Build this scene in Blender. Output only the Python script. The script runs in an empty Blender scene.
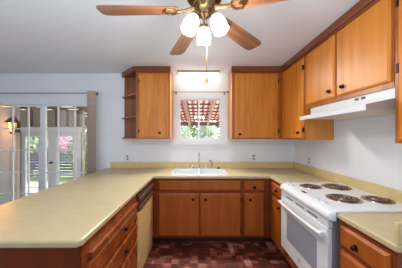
import bpy, bmesh, math, random
from mathutils import Vector, Matrix
R = math.radians
PI = math.pi
random.seed(7)
scene = bpy.context.scene
COL = scene.collection

# ------------------------------------------------------------------ camera
cam_d = bpy.data.cameras.new('camera')
cam = bpy.data.objects.new('camera', cam_d)
COL.objects.link(cam)
cam.location = (0, 0, 1.43)
cam.rotation_euler = (R(90), 0, 0)
cam_d.sensor_width = 36
cam_d.lens = 36 * 194.7 / 402
cam_d.shift_x = 3 / 402
cam_d.shift_y = 2 / 402
cam_d.clip_start = 0.02
scene.camera = cam

# ------------------------------------------------------------------ world, sun, exposure
vs = scene.view_settings
vs.view_transform = 'Standard'
vs.look = 'None'
vs.gamma = 1
vs.use_curve_mapping = False
vs.exposure = 0.68
world = bpy.data.worlds.new('world')
scene.world = world
world.use_nodes = True
wn = world.node_tree
wn.nodes.clear()
wo = wn.nodes.new('ShaderNodeOutputWorld')
wb = wn.nodes.new('ShaderNodeBackground')
sky = wn.nodes.new('ShaderNodeTexSky')
sky.sky_type = 'NISHITA'
sky.sun_disc = False
sky.sun_elevation = R(48)
sky.sun_rotation = R(30)
sky.air_density = 1.0
sky.dust_density = 2.0
wn.links.new(sky.outputs[0], wb.inputs[0])
wb.inputs[1].default_value = 0.65
wn.links.new(wb.outputs[0], wo.inputs[0])

def light(name, kind, loc, rot, energy, color=(1, 1, 1), **kw):
    d = bpy.data.lights.new(name, kind)
    d.energy = energy
    d.color = color
    for k, v in kw.items():
        setattr(d, k, v)
    o = bpy.data.objects.new(name, d)
    o.location = loc
    o.rotation_euler = rot
    COL.objects.link(o)
    return o
light('sun', 'SUN', (2, 8, 8), (R(-38), R(22), 0), 5.0, (1.0, 0.95, 0.86), angle=R(1.0))
# added fill areas in front of the unbroken rear and left walls
light('rear_fill', 'AREA', (-1.2, -2.50, 1.45), (R(90), 0, 0), 8, (0.88, 0.95, 1.0),
      shape='RECTANGLE', size=4.4, size_y=1.8)
light('side_fill', 'AREA', (-4.12, -0.6, 1.4), (0, R(-90), 0), 16, (0.86, 0.94, 1.0),
      shape='RECTANGLE', size=1.6, size_y=2.4)

# added upward fill that brightens the ceiling
light('ceiling_fill', 'AREA', (-0.4, -0.5, 1.25), (R(180 - 12), 0, 0), 37, (0.78, 0.91, 1.0), shape='RECTANGLE', size=2.4, size_y=1.6)

# ------------------------------------------------------------------ material helpers
def new_mat(name):
    m = bpy.data.materials.new(name)
    m.use_nodes = True
    nt = m.node_tree
    b = nt.nodes['Principled BSDF']
    return m, nt, b

def plain(name, col, rough=0.5, metal=0.0, **kw):
    m, nt, b = new_mat(name)
    b.inputs['Base Color'].default_value = (*col, 1)
    b.inputs['Roughness'].default_value = rough
    b.inputs['Metallic'].default_value = metal
    for k, v in kw.items():
        b.inputs[k.replace('_', ' ')].default_value = v
    return m

def mottled(name, c1, c2, scale=6, rough=0.5, detail=4, bump=0.0, stretch=(1, 1, 1), bscale=None, metal=0.0, spec=None):
    m, nt, b = new_mat(name)
    tc = nt.nodes.new('ShaderNodeTexCoord')
    mp = nt.nodes.new('ShaderNodeMapping')
    mp.inputs['Scale'].default_value = stretch
    n = nt.nodes.new('ShaderNodeTexNoise')
    n.inputs['Scale'].default_value = scale
    n.inputs['Detail'].default_value = detail
    r = nt.nodes.new('ShaderNodeValToRGB')
    r.color_ramp.elements[0].position = 0.3
    r.color_ramp.elements[1].position = 0.7
    r.color_ramp.elements[0].color = (*c1, 1)
    r.color_ramp.elements[1].color = (*c2, 1)
    nt.links.new(tc.outputs['Object'], mp.inputs[0])
    nt.links.new(mp.outputs[0], n.inputs['Vector'])
    nt.links.new(n.outputs['Fac'], r.inputs[0])
    nt.links.new(r.outputs[0], b.inputs['Base Color'])
    b.inputs['Roughness'].default_value = rough
    b.inputs['Metallic'].default_value = metal
    if spec is not None:
        b.inputs['Specular IOR Level'].default_value = spec
    if bump:
        n2 = nt.nodes.new('ShaderNodeTexNoise')
        n2.inputs['Scale'].default_value = bscale or scale * 4
        bp = nt.nodes.new('ShaderNodeBump')
        bp.inputs['Strength'].default_value = bump
        bp.inputs['Distance'].default_value = 0.004
        nt.links.new(tc.outputs['Object'], n2.inputs['Vector'])
        nt.links.new(n2.outputs['Fac'], bp.inputs['Height'])
        nt.links.new(bp.outputs[0], b.inputs['Normal'])
    return m

def wood(name, dark, mid, light_, axis='z', rough=0.35, scale=9.0):
    """vertical or lengthwise grain: noise stretched along one axis plus faint figure"""
    m, nt, b = new_mat(name)
    tc = nt.nodes.new('ShaderNodeTexCoord')
    info = nt.nodes.new('ShaderNodeObjectInfo')
    add = nt.nodes.new('ShaderNodeVectorMath'); add.operation = 'ADD'
    comb = nt.nodes.new('ShaderNodeCombineXYZ')
    mul = nt.nodes.new('ShaderNodeMath'); mul.operation = 'MULTIPLY'; mul.inputs[1].default_value = 17.0
    nt.links.new(info.outputs['Random'], mul.inputs[0])
    for i in range(3):
        nt.links.new(mul.outputs[0], comb.inputs[i])
    nt.links.new(tc.outputs['Object'], add.inputs[0])
    nt.links.new(comb.outputs[0], add.inputs[1])
    mp = nt.nodes.new('ShaderNodeMapping')
    s = {'x': (0.09, 1, 1), 'y': (1, 0.09, 1), 'z': (1, 1, 0.09)}[axis]
    mp.inputs['Scale'].default_value = s
    nt.links.new(add.outputs[0], mp.inputs[0])
    n = nt.nodes.new('ShaderNodeTexNoise')
    n.inputs['Scale'].default_value = scale * 2
    n.inputs['Detail'].default_value = 6
    n.inputs['Distortion'].default_value = 0.6
    nt.links.new(mp.outputs[0], n.inputs['Vector'])
    r = nt.nodes.new('ShaderNodeValToRGB')
    r.color_ramp.elements[0].position = 0.25
    r.color_ramp.elements[1].position = 0.78
    r.color_ramp.elements[0].color = (*dark, 1)
    r.color_ramp.elements[1].color = (*light_, 1)
    e = r.color_ramp.elements.new(0.5)
    e.color = (*mid, 1)
    nt.links.new(n.outputs['Fac'], r.inputs[0])
    nt.links.new(r.outputs[0], b.inputs['Base Color'])
    b.inputs['Roughness'].default_value = rough
    return m

def srgb(r, g, b):
    f = lambda c: ((c / 255 + 0.055) / 1.055) ** 2.4 if c > 10 else c / 255 / 12.92
    return (f(r), f(g), f(b))

M = {}
M['wall'] = mottled('wall_paint', srgb(222, 226, 232), srgb(228, 232, 238), 3, 0.75, bump=0.05, bscale=120)
M['ceiling'] = mottled('ceiling_paint', srgb(222, 228, 238), srgb(228, 234, 243), 2, 0.85, bump=0.06, bscale=90)
M['white_trim'] = plain('white_trim', srgb(226, 230, 235), 0.4)
M['vinyl'] = plain('vinyl_white', srgb(225, 232, 236), 0.35)
M['honey'] = wood('honey_birch', srgb(180, 104, 24), srgb(200, 122, 32), srgb(212, 140, 50), 'z', 0.42, 8)
M['honey_rim'] = wood('honey_rim', srgb(192, 116, 44), srgb(206, 132, 56), srgb(218, 150, 74), 'z', 0.3, 6)
M['honey_frame'] = wood('honey_frame', srgb(140, 74, 30), srgb(160, 90, 38), srgb(180, 106, 48), 'z', 0.3, 9)
M['crown'] = wood('crown_stain', srgb(104, 50, 20), srgb(120, 60, 26), srgb(138, 74, 34), 'x', 0.3, 9)
M['base'] = wood('base_wood', srgb(150, 78, 26), srgb(166, 88, 30), srgb(182, 102, 40), 'z', 0.3, 7)  # darker and redder than the upper cabinet wood
M['base_frame'] = wood('base_frame_wood', srgb(112, 46, 20), srgb(128, 56, 24), srgb(146, 68, 32), 'x', 0.3, 9)
M['pen'] = wood('red_wood', srgb(118, 54, 18), srgb(142, 70, 26), srgb(172, 94, 42), 'y', 0.22, 8)  # redder wood for the peninsula
M['pen_end_shaded'] = wood('end_panel_shaded', srgb(92, 38, 12), srgb(104, 44, 14), srgb(116, 52, 20), 'z', 0.35, 7)  # darker copy of the peninsula wood, shade of the end face in the colour
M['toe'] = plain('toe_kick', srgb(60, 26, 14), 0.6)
M['shelf_in'] = wood('shelf_back', srgb(104, 56, 24), srgb(130, 76, 34), srgb(156, 96, 48), 'z', 0.45, 9)
M['laminate'] = mottled('cream_laminate', srgb(188, 172, 132), srgb(197, 181, 142), 14, 0.33, 6)
M['lam_edge'] = mottled('cream_laminate_splash', srgb(205, 184, 132), srgb(214, 194, 144), 14, 0.4, 6)
M['black'] = plain('black_iron', srgb(24, 20, 18), 0.4, 0.6)
M['hinge'] = plain('hinge_bronze', srgb(58, 34, 20), 0.4, 0.6)
M['enamel'] = plain('white_enamel', srgb(222, 227, 230), 0.16)
M['hood'] = plain('hood_white', srgb(208, 212, 216), 0.3)
M['hood_dark'] = plain('hood_filter', srgb(214, 200, 176), 0.5)
M['hood_end'] = plain('hood_end', srgb(150, 144, 142), 0.4, 0.3)  # greyer than the shell, near end only
M['chrome'] = plain('chrome', srgb(205, 205, 208), 0.18, 1.0)
M['coil'] = plain('burner_coil', srgb(112, 92, 84), 0.3, 0.6)
M['drip'] = plain('drip_pan', srgb(178, 150, 130), 0.22, 0.9)
M['oven_glass'] = plain('oven_glass', srgb(150, 156, 168), 0.12)
M['side_grey'] = plain('range_side', srgb(150, 154, 160), 0.35, 0.4)
M['dw_beige'] = mottled('almond_panel', srgb(224, 192, 130), srgb(230, 200, 140), 3, 0.35)
M['dw_dark'] = plain('dishwasher_control', srgb(84, 60, 50), 0.3, 0.4)
M['dw_trim'] = plain('dishwasher_trim', srgb(130, 104, 88), 0.3, 0.6)  # lighter than the control strip
M['brass'] = plain('antique_brass', srgb(158, 132, 92), 0.28, 1.0)
M['brass_dark'] = plain('brass_dark', srgb(104, 74, 44), 0.3, 0.9)
M['blade'] = wood('fan_blade_walnut', srgb(88, 54, 36), srgb(132, 88, 62), srgb(168, 122, 92), 'x', 0.35, 12)
M['plate'] = plain('outlet_plate', srgb(222, 224, 228), 0.4)
M['socket'] = plain('socket_grey', srgb(96, 96, 100), 0.5)
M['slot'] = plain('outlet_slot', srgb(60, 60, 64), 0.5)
M['curtain'] = mottled('curtain_linen', srgb(184, 166, 154), srgb(200, 182, 170), 30, 0.9)
M['rod'] = plain('rod_metal', srgb(140, 140, 146), 0.35, 0.7)
M['finial'] = plain('finial_wood', srgb(150, 100, 50), 0.4)
M['porch_wall'] = mottled('porch_siding', srgb(158, 148, 132), srgb(172, 162, 146), 3, 0.8)
M['porch_wood'] = wood('porch_lumber', srgb(86, 58, 40), srgb(110, 78, 56), srgb(136, 100, 74), 'y', 0.7, 5)
M['rafter'] = wood('rafter_lumber', srgb(176, 140, 122), srgb(196, 160, 140), srgb(212, 180, 160), 'y', 0.7, 5)
M['lantern'] = plain('lantern_bronze', srgb(44, 34, 24), 0.5, 0.5)
M['patio'] = mottled('patio_concrete', srgb(160, 154, 144), srgb(182, 176, 166), 4, 0.9)
M['grass'] = mottled('lawn', srgb(96, 104, 66), srgb(140, 142, 100), 3, 1.0)
M['fence'] = wood('fence_board', srgb(96, 84, 76), srgb(124, 112, 104), srgb(150, 138, 128), 'z', 0.8, 4)
M['screen'] = plain('screen_slats', srgb(66, 74, 80), 0.6)
M['bark'] = wood('bark', srgb(74, 58, 46), srgb(98, 80, 66), srgb(124, 104, 88), 'z', 0.9, 6)
M['leaf_pale'] = mottled('leaf_pale', srgb(160, 176, 120), srgb(226, 232, 200), 5, 0.8)
M['leaf_green'] = mottled('leaf_green', srgb(70, 100, 46), srgb(130, 160, 80), 5, 0.8)
M['leaf_pink'] = mottled('blossom_pink', srgb(226, 160, 166), srgb(240, 200, 200), 5, 0.8)
M['black_rubber'] = plain('black_rubber', srgb(30, 30, 32), 0.5)
M['fob'] = plain('fob_wood', srgb(186, 120, 70), 0.4)

def emis(name, col, strength, base=(0.9, 0.9, 0.9)):
    m, nt, b = new_mat(name)
    b.inputs['Base Color'].default_value = (*base, 1)
    b.inputs['Emission Color'].default_value = (*col, 1)
    b.inputs['Emission Strength'].default_value = strength
    b.inputs['Roughness'].default_value = 0.3
    return m
M['shade'] = emis('frosted_shade', (1.0, 0.92, 0.80), 0.45)
M['tube'] = emis('diffuser_lens', (1.0, 0.94, 0.82), 2.4)
M['lantern_glass'] = emis('lantern_glass', (1.0, 0.42, 0.05), 1.3, (0.8, 0.5, 0.2))

def glass(name, alpha=0.08):
    m, nt, b = new_mat(name)
    nt.nodes.remove(b)
    out = nt.nodes['Material Output']
    t = nt.nodes.new('ShaderNodeBsdfTransparent')
    g = nt.nodes.new('ShaderNodeBsdfGlossy')
    g.inputs['Roughness'].default_value = 0.02
    mx = nt.nodes.new('ShaderNodeMixShader')
    mx.inputs[0].default_value = alpha
    nt.links.new(t.outputs[0], mx.inputs[1])
    nt.links.new(g.outputs[0], mx.inputs[2])
    nt.links.new(mx.outputs[0], out.inputs['Surface'])
    return m
M['glass'] = glass('window_glass', 0.03)

def roof_mat(nm='corrugated_roof', ca=(160, 104, 86), cb=(236, 204, 190)):
    m, nt, b = new_mat(nm)
    out = nt.nodes['Material Output']
    tc = nt.nodes.new('ShaderNodeTexCoord')
    w = nt.nodes.new('ShaderNodeTexWave')
    w.bands_direction = 'X'
    w.inputs['Scale'].default_value = 2.1
    w.inputs['Distortion'].default_value = 0.4
    r = nt.nodes.new('ShaderNodeValToRGB')
    r.color_ramp.elements[0].color = (*srgb(*ca), 1)
    r.color_ramp.elements[1].color = (*srgb(*cb), 1)
    nt.links.new(tc.outputs['Object'], w.inputs['Vector'])
    nt.links.new(w.outputs['Fac'], r.inputs[0])
    nt.links.new(r.outputs[0], b.inputs['Base Color'])
    t = nt.nodes.new('ShaderNodeBsdfTranslucent')
    nt.links.new(r.outputs[0], t.inputs['Color'])
    mx = nt.nodes.new('ShaderNodeMixShader')
    mx.inputs[0].default_value = 0.6
    nt.links.new(b.outputs[0], mx.inputs[1])
    nt.links.new(t.outputs[0], mx.inputs[2])
    nt.links.new(mx.outputs[0], out.inputs['Surface'])
    return m
M['roof'] = roof_mat()
M['roof_pale'] = roof_mat('pale_roof', (206, 200, 190), (232, 228, 220))  # added in place of a brown ceiling, keeps the porch light neutral

def floor_mat():
    m, nt, b = new_mat('patchwork_vinyl')
    L = nt.links
    tc = nt.nodes.new('ShaderNodeTexCoord')
    def cells(sx, sy, off):
        mp = nt.nodes.new('ShaderNodeMapping')
        mp.inputs['Scale'].default_value = (1 / sx, 1 / sy, 0)
        mp.inputs['Location'].default_value = (off, off * 0.7, 0)
        L.new(tc.outputs['Object'], mp.inputs[0])
        fl = nt.nodes.new('ShaderNodeVectorMath'); fl.operation = 'FLOOR'
        L.new(mp.outputs[0], fl.inputs[0])
        wn_ = nt.nodes.new('ShaderNodeTexWhiteNoise'); wn_.noise_dimensions = '3D'
        L.new(fl.outputs[0], wn_.inputs['Vector'])
        return wn_.outputs['Value']
    a = cells(0.075, 0.075, 0.0)
    c = cells(0.15, 0.15, 5.0)
    d = cells(0.10, 0.05, 9.0)
    ad = nt.nodes.new('ShaderNodeMath'); ad.operation = 'ADD'
    L.new(a, ad.inputs[0]); L.new(c, ad.inputs[1])
    ad2 = nt.nodes.new('ShaderNodeMath'); ad2.operation = 'ADD'
    L.new(ad.outputs[0], ad2.inputs[0]); L.new(d, ad2.inputs[1])
    dv = nt.nodes.new('ShaderNodeMath'); dv.operation = 'DIVIDE'; dv.inputs[1].default_value = 3
    L.new(ad2.outputs[0], dv.inputs[0])
    r = nt.nodes.new('ShaderNodeValToRGB')
    r.color_ramp.interpolation = 'LINEAR'
    els = r.color_ramp.elements
    els[0].position = 0.15; els[0].color = (*srgb(54, 20, 14), 1)
    els[1].position = 0.85; els[1].color = (*srgb(176, 128, 114), 1)
    e = els.new(0.45); e.color = (*srgb(88, 38, 28), 1)
    e = els.new(0.60); e.color = (*srgb(138, 72, 56), 1)
    L.new(dv.outputs[0], r.inputs[0])
    L.new(r.outputs[0], b.inputs['Base Color'])
    b.inputs['Roughness'].default_value = 0.5
    return m
M['floor'] = floor_mat()

# ------------------------------------------------------------------ mesh helpers
def add_box(bm, x0, x1, y0, y1, z0, z1):
    vs_ = [bm.verts.new(p) for p in [(x0, y0, z0), (x1, y0, z0), (x1, y1, z0), (x0, y1, z0),
                                     (x0, y0, z1), (x1, y0, z1), (x1, y1, z1), (x0, y1, z1)]]
    for f in [(0, 3, 2, 1), (4, 5, 6, 7), (0, 1, 5, 4), (1, 2, 6, 5), (2, 3, 7, 6), (3, 0, 4, 7)]:
        bm.faces.new([vs_[i] for i in f])

def bx(*boxes):
    bm = bmesh.new()
    for b in boxes:
        add_box(bm, *b)
    return bm

def add_prism(bm, pts, z0, z1):
    """pts ccw in xy"""
    a = [bm.verts.new((x, y, z0)) for x, y in pts]
    b = [bm.verts.new((x, y, z1)) for x, y in pts]
    n = len(pts)
    bm.faces.new(list(reversed(a)))
    bm.faces.new(b)
    for i in range(n):
        bm.faces.new([a[i], a[(i + 1) % n], b[(i + 1) % n], b[i]])

def add_loft(bm, rings, cap=True):
    vr = [[bm.verts.new(p) for p in r] for r in rings]
    n = len(vr[0])
    for a, b in zip(vr[:-1], vr[1:]):
        for i in range(n):
            bm.faces.new([a[i], a[(i + 1) % n], b[(i + 1) % n], b[i]])
    if cap:
        bm.faces.new(list(reversed(vr[0])))
        bm.faces.new(vr[-1])

def add_lathe(bm, prof, seg=20, mat=None, cap=True):
    """prof list of (r, z); mat 4x4 transform"""
    rings = []
    for r, z in prof:
        ring = []
        for i in range(seg):
            a = 2 * PI * i / seg
            p = Vector((max(r, 0.0004) * math.cos(a), max(r, 0.0004) * math.sin(a), z))
            if mat is not None:
                p = mat @ p
            ring.append(p)
        rings.append(ring)
    add_loft(bm, rings, cap)

def add_tube(bm, pts, r, seg=8):
    pts = [Vector(p) for p in pts]
    rings = []
    for i, p in enumerate(pts):
        t = (pts[min(i + 1, len(pts) - 1)] - pts[max(i - 1, 0)]).normalized()
        up = Vector((0, 0, 1)) if abs(t.z) < 0.9 else Vector((1, 0, 0))
        u = t.cross(up).normalized()
        v = u.cross(t).normalized()
        rr = r[i] if isinstance(r, (list, tuple)) else r
        rings.append([p + u * (rr * math.cos(2 * PI * k / seg)) + v * (rr * math.sin(2 * PI * k / seg)) for k in range(seg)])
    add_loft(bm, rings)

def obj(name, bm, mat, parent=None, bevel=0.0, smooth=False, seg=2):
    bmesh.ops.recalc_face_normals(bm, faces=bm.faces)
    me = bpy.data.meshes.new(name)
    bm.to_mesh(me)
    bm.free()
    me.materials.append(mat)
    if smooth:
        for p in me.polygons:
            p.use_smooth = True
    o = bpy.data.objects.new(name, me)
    COL.objects.link(o)
    if parent is not None:
        o.parent = parent
    if bevel:
        md = o.modifiers.new('bevel', 'BEVEL')
        md.width = bevel
        md.segments = seg
        md.limit_method = 'ANGLE'
        md.angle_limit = R(40)
    if smooth:
        md = o.modifiers.new('edge_split', 'EDGE_SPLIT')
        md.split_angle = R(45)
    return o

def thing(name, label, cat, loc=(0, 0, 0), rotz=0, group=None):
    o = bpy.data.objects.new(name, None)
    COL.objects.link(o)
    o.location = loc
    o.rotation_euler = (0, 0, rotz)
    o.empty_display_size = 0.1
    o['label'] = label
    o['category'] = cat
    if group:
        o['group'] = group
    return o

def tag(o, label, cat, group=None, kind=None):
    o['label'] = label
    o['category'] = cat
    if group:
        o['group'] = group
    if kind:
        o['kind'] = kind
    return o

def struct(name, bm, mat, parent=None, bevel=0.0, label=None, cat=None):
    o = obj(name, bm, mat, parent, bevel)
    if parent is None:
        o['kind'] = 'structure'
        o['label'] = label or name.replace('_', ' ')
        o['category'] = cat or name.split('_')[0]
    return o

# ------------------------------------------------------------------ room shell
YB = 3.15            # back wall
XR = 1.547           # right wall
XL = -4.20
YR = -2.60
ZC = 2.44
T = 0.14
struct('floor', bx((XL, XR, YR, YB, -0.06, 0)), M['floor'], label='dark red patchwork vinyl kitchen floor')
struct('ceiling', bx((XL - T, XR + T, YR - T, YB + T, ZC, ZC + 0.1)), M['ceiling'], label='flat pale grey kitchen ceiling')
DX0, DX1, DZ = -3.46, -1.70, 1.975      # sliding door opening
WX0, WX1, WZ0, WZ1 = -0.332, 0.397, 1.349, 2.053
struct('wall_back', bx((XL, DX0, YB, YB + T, 0, ZC), (DX0, DX1, YB, YB + T, DZ, ZC),
                       (DX1, WX0, YB, YB + T, 0, ZC), (WX0, WX1, YB, YB + T, 0, WZ0),
                       (WX0, WX1, YB, YB + T, WZ1, ZC), (WX1, XR + T, YB, YB + T, 0, ZC)), M['wall'],
       label='pale back wall of the kitchen with window and sliding door')
struct('wall_right', bx((XR, XR + T, YR, YB, 0, ZC)), M['wall'], label='pale right wall behind the range')
struct('wall_left', bx((XL - T, XL, YR, YB + T, 0, ZC)), M['wall'], label='pale left wall of the dining side')
struct('wall_rear', bx((XL, XR, YR - T, YR, 0, ZC)), M['wall'], label='pale wall behind the camera')

# kitchen window ----------------------------------------------------
w = struct('window_1', bx((WX0, WX0 + 0.024, YB - 0.012, YB + 0.10, WZ0, WZ1), (WX1 - 0.024, WX1, YB - 0.012, YB + 0.10, WZ0, WZ1),
                          (WX0 + 0.024, WX1 - 0.024, YB - 0.012, YB + 0.10, WZ0, WZ0 + 0.028),
                          (WX0 + 0.024, WX1 - 0.024, YB - 0.012, YB + 0.10, WZ1 - 0.022, WZ1)), M['vinyl'],
           label='white vinyl sliding window over the sink')
mx_ = (198.7 - 198) / 61.75
def sash(nm, x0, x1, y):
    b = bx((x0, x0 + 0.022, y, y + 0.025, WZ0 + 0.028, WZ1 - 0.022), (x1 - 0.022, x1, y, y + 0.025, WZ0 + 0.028, WZ1 - 0.022),
           (x0 + 0.022, x1 - 0.022, y, y + 0.025, WZ0 + 0.028, WZ0 + 0.044), (x0 + 0.022, x1 - 0.022, y, y + 0.025, WZ1 - 0.038, WZ1 - 0.022))
    struct(nm, b, M['vinyl'], w)
    struct('window_pane', bx((x0 + 0.02, x1 - 0.02, y + 0.010, y + 0.014, WZ0 + 0.042, WZ1 - 0.045)), M['glass'], w)
sash('window_sash', WX0 + 0.024, mx_ + 0.018, YB + 0.02)
sash('window_sash', mx_ - 0.012, WX1 - 0.024, YB + 0.055)
struct('window_latch', bx((mx_ - 0.006, mx_ + 0.010, YB + 0.006, YB + 0.02, 1.66, 1.72)), M['rod'], w)
cz = 0.055
struct('window_casing', bx((WX0 - cz, WX0, YB - 0.012, YB, WZ0 - cz, WZ1 + 0.03), (WX1, WX1 + cz + 0.02, YB - 0.012, YB, WZ0 - cz, WZ1 + 0.03),
                           (WX0, WX1, YB - 0.012, YB, WZ1, WZ1 + 0.03), (WX0, WX1, YB - 0.018, YB, WZ0 - cz, WZ0)), M['white_trim'], w)

# sliding patio door -------------------------------------------------
d = struct('door_1', bx((DX0, DX0 + 0.035, YB - 0.005, YB + 0.13, 0, DZ), (DX1 - 0.03, DX1, YB - 0.005, YB + 0.13, 0, DZ),
                        (DX0, DX1, YB - 0.005, YB + 0.13, DZ - 0.03, DZ), (DX0, DX1, YB - 0.005, YB + 0.13, 0, 0.03)), M['vinyl'],
           label='white sliding patio door with grid panes')
def slider(x0, x1, g0, g1, munt, y):
    zt, zb = 1.918, 0.11
    struct('door_panel', bx((x0, g0, y, y + 0.04, 0.03, DZ - 0.03), (g1, x1, y, y + 0.04, 0.03, DZ - 0.03),
                            (g0, g1, y, y + 0.04, zt, DZ - 0.03), (g0, g1, y, y + 0.04, 0.03, zb)), M['vinyl'], d)
    b = bmesh.new()
    for m_ in munt:
        add_box(b, m_ - 0.009, m_ + 0.009, y + 0.006, y + 0.028, zb, zt)
    for z in (1.552, 1.195, 0.83, 0.475):
        add_box(b, g0, g1, y + 0.008, y + 0.026, z - 0.008, z + 0.008)
    struct('door_grid', b, M['vinyl'], d)
    struct('door_pane', bx((g0 - 0.003, g1 + 0.003, y + 0.030, y + 0.034, zb - 0.003, zt + 0.003)), M['glass'], d)
slider(DX0 + 0.035, -2.55, -3.36, -2.607, (-3.069, -2.81), YB + 0.065)
slider(-2.545, DX1 - 0.03, -2.486, -1.765, (-2.283, -2.008), YB + 0.018)
struct('door_casing', bx((DX0 - 0.07, DX0, YB - 0.012, YB, 0, DZ + 0.06), (DX1, DX1 + 0.06, YB - 0.012, YB, 0, DZ + 0.06),
                         (DX0, DX1, YB - 0.012, YB, DZ, DZ + 0.06)), M['white_trim'], d)
struct('baseboard_back', bx((DX1 + 0.07, -1.25, YB - 0.012, YB - 0.001, 0.0, 0.09)), M['white_trim'], label='white baseboard beside the patio door')

# ------------------------------------------------------------------ cabinets
def slab(x0, x1, z0, z1, t=0.020, lip=0.015):
    """lipped, bevelled front: full size at the back, smaller face"""
    bm = bmesh.new()
    r0 = [(x0, 0, z0), (x1, 0, z0), (x1, 0, z1), (x0, 0, z1)]
    r1 = [(x0, -t * 0.45, z0), (x1, -t * 0.45, z0), (x1, -t * 0.45, z1), (x0, -t * 0.45, z1)]
    l = lip
    r2 = [(x0 + l, -t, z0 + l), (x1 - l, -t, z0 + l), (x1 - l, -t, z1 - l), (x0 + l, -t, z1 - l)]
    add_loft(bm, [r0, r1, r2])
    return bm

def framed(x0, x1, z0, z1, t=0.019):
    """flat panel with a raised rounded edge moulding"""
    bm = bmesh.new()
    def rr(i, y):
        return [(x0 + i, y, z0 + i), (x1 - i, y, z0 + i), (x1 - i, y, z1 - i), (x0 + i, y, z1 - i)]
    add_loft(bm, [rr(0, 0), rr(0, -t * .6), rr(0.006, -t), rr(0.016, -t), rr(0.020, -t + 0.005), rr(0.024, -t + 0.003)])
    return bm

def knob(parent, x, z, y=-0.019, mat=None, ornate=True):
    b = bmesh.new()
    mt = Matrix.Translation((x, y, z)) @ Matrix.Rotation(R(90), 4, 'X')
    if ornate:
        add_lathe(b, [(0.021, 0), (0.020, 0.002), (0.012, 0.004)], 8, mt)
    add_lathe(b, [(0.006, 0.0), (0.006, 0.010), (0.013, 0.014), (0.015, 0.020), (0.011, 0.026), (0.001, 0.028)], 14, mt)
    return obj('knob', b, mat or M['black'], parent, smooth=True)

def cabinet(name, label, loc, rotz, w_, depth, z0, z1, fronts, mb, md, group=None, cat='cabinet', toe=0.0,
            crown=None, style='slab', mf=None, drawer_mat=None, sinkcut=False):
    t = thing(name, label, cat, loc, rotz, group)
    g = 0.0008
    if sinkcut:
        obj('body', bx((g, w_ - g, 0.0, depth, toe, 0.72), (g, w_ - g, 0.0, 0.012, 0.72, z1), (g, 0.018, 0.012, depth, 0.72, z1),
                       (w_ - 0.018, w_ - g, 0.012, depth, 0.72, z1)), mb, t)
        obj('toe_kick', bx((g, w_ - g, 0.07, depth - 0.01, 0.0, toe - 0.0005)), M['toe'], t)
    elif toe:
        obj('body', bx((g, w_ - g, 0.0, depth, toe, z1)), mb, t)
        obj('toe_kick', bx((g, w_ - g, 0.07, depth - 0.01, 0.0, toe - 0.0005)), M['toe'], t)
    else:
        obj('body', bx((g, w_ - g, 0.0, depth, z0, z1)), mb, t)
    fb = bmesh.new()
    bb = toe if toe else z0
    add_box(fb, g, w_ - g, -0.004, -0.0002, bb, z1)
    obj('face_frame', fb, mf or mb, t)
    for f in fronts:
        kind, x0, x1, a, b_ = f[:5]
        kb = f[5] if len(f) > 5 else None
        hg = f[6] if len(f) > 6 else None
        bm = framed(x0, x1, a, b_) if style == 'framed' and kind == 'door' else slab(x0, x1, a, b_)
        for v in bm.verts:
            v.co.y -= 0.0045
        o = obj(kind, bm, md if kind == 'door' else (drawer_mat or md), t)
        if kb:
            knob(o, kb[0], kb[1], -0.0237)
        if hg:
            for hz in hg[1]:
                b2 = bx((hg[0] - 0.008, hg[0] + 0.008, -0.0265, -0.0045, hz - 0.028, hz + 0.028))
                obj('hinge', b2, M['hinge'], o, 0.003)
    if crown:
        cb = bmesh.new()
        p = crown
        add_box(cb, p[0], p[1], -0.026, -0.0045, p[2], p[3])
        add_box(cb, p[0], p[1], -0.014, -0.0046, p[2] - 0.02, p[2])
        obj('crown_moulding', cb, M['crown'], t, 0.004)
    return t

DU = 0.32            # upper depth
YU = YB - DU         # front plane of upper cabinets on the back wall
XU = XR - DU         # front plane of upper cabinets on the right wall
UZ0, UZ1 = 1.385, 2.432
# left of window, with one door
wl = 0.485
cabinet('wall_cabinet', 'honey wood wall cabinet with one door, left of the sink window', (-0.888, YU, 0), 0, wl, DU - 0.001, UZ0, UZ1,
        [('door', 0.03, wl - 0.028, 1.40, 2.335, (0.335, 1.475), (0.035, (1.50, 2.22)))], M['honey_rim'], M['honey'], mf=M['honey_frame'],
        style='framed', crown=(0.0, wl + 0.005, 2.365, 2.437))
# open corner shelves at its left end
t = thing('end_shelf_unit', 'open angled wooden end shelves left of the wall cabinet', 'shelf', (-0.8895, YB - 0.001, 0))
obj('back_panel', bx((-0.295, -0.0005, -0.014, 0, UZ0, UZ1)), M['shelf_in'], t)
obj('side_panel', bx((-0.014, -0.0005, -DU, -0.0145, UZ0, UZ1)), M['honey_frame'], t)
for i, z in enumerate((1.385, 1.70, 2.03)):
    b = bmesh.new()
    add_prism(b, [(-0.32, -0.0145), (-0.32, -0.055), (-0.052, -0.318), (-0.0145, -0.318), (-0.0145, -0.0145)], z, z + 0.02)
    obj('shelf', b, M['honey_frame'], t, 0.003)
b = bmesh.new()
add_prism(b, [(-0.325, -0.0145), (-0.325, -0.055), (-0.052, -0.338), (-0.001, -0.345), (-0.001, -0.0145)], 2.365, 2.437)
obj('crown_moulding', b, M['crown'], t, 0.004)

# right of window on the back wall, runs into the corner
wr = XU - 0.49
cabinet('wall_cabinet', 'honey wood wall cabinet with one door, right of the sink window', (0.49, YU, 0), 0, XR - 0.49 - 0.001, DU - 0.001, UZ0, UZ1,
        [('door', 0.045, 0.675, 1.40, 2.335, (0.115, 1.455), (0.670, (1.50, 2.22)))], M['honey_rim'], M['honey'], mf=M['honey_frame'],
        style='slab', crown=(-0.005, wr - 0.03, 2.365, 2.437))
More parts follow.
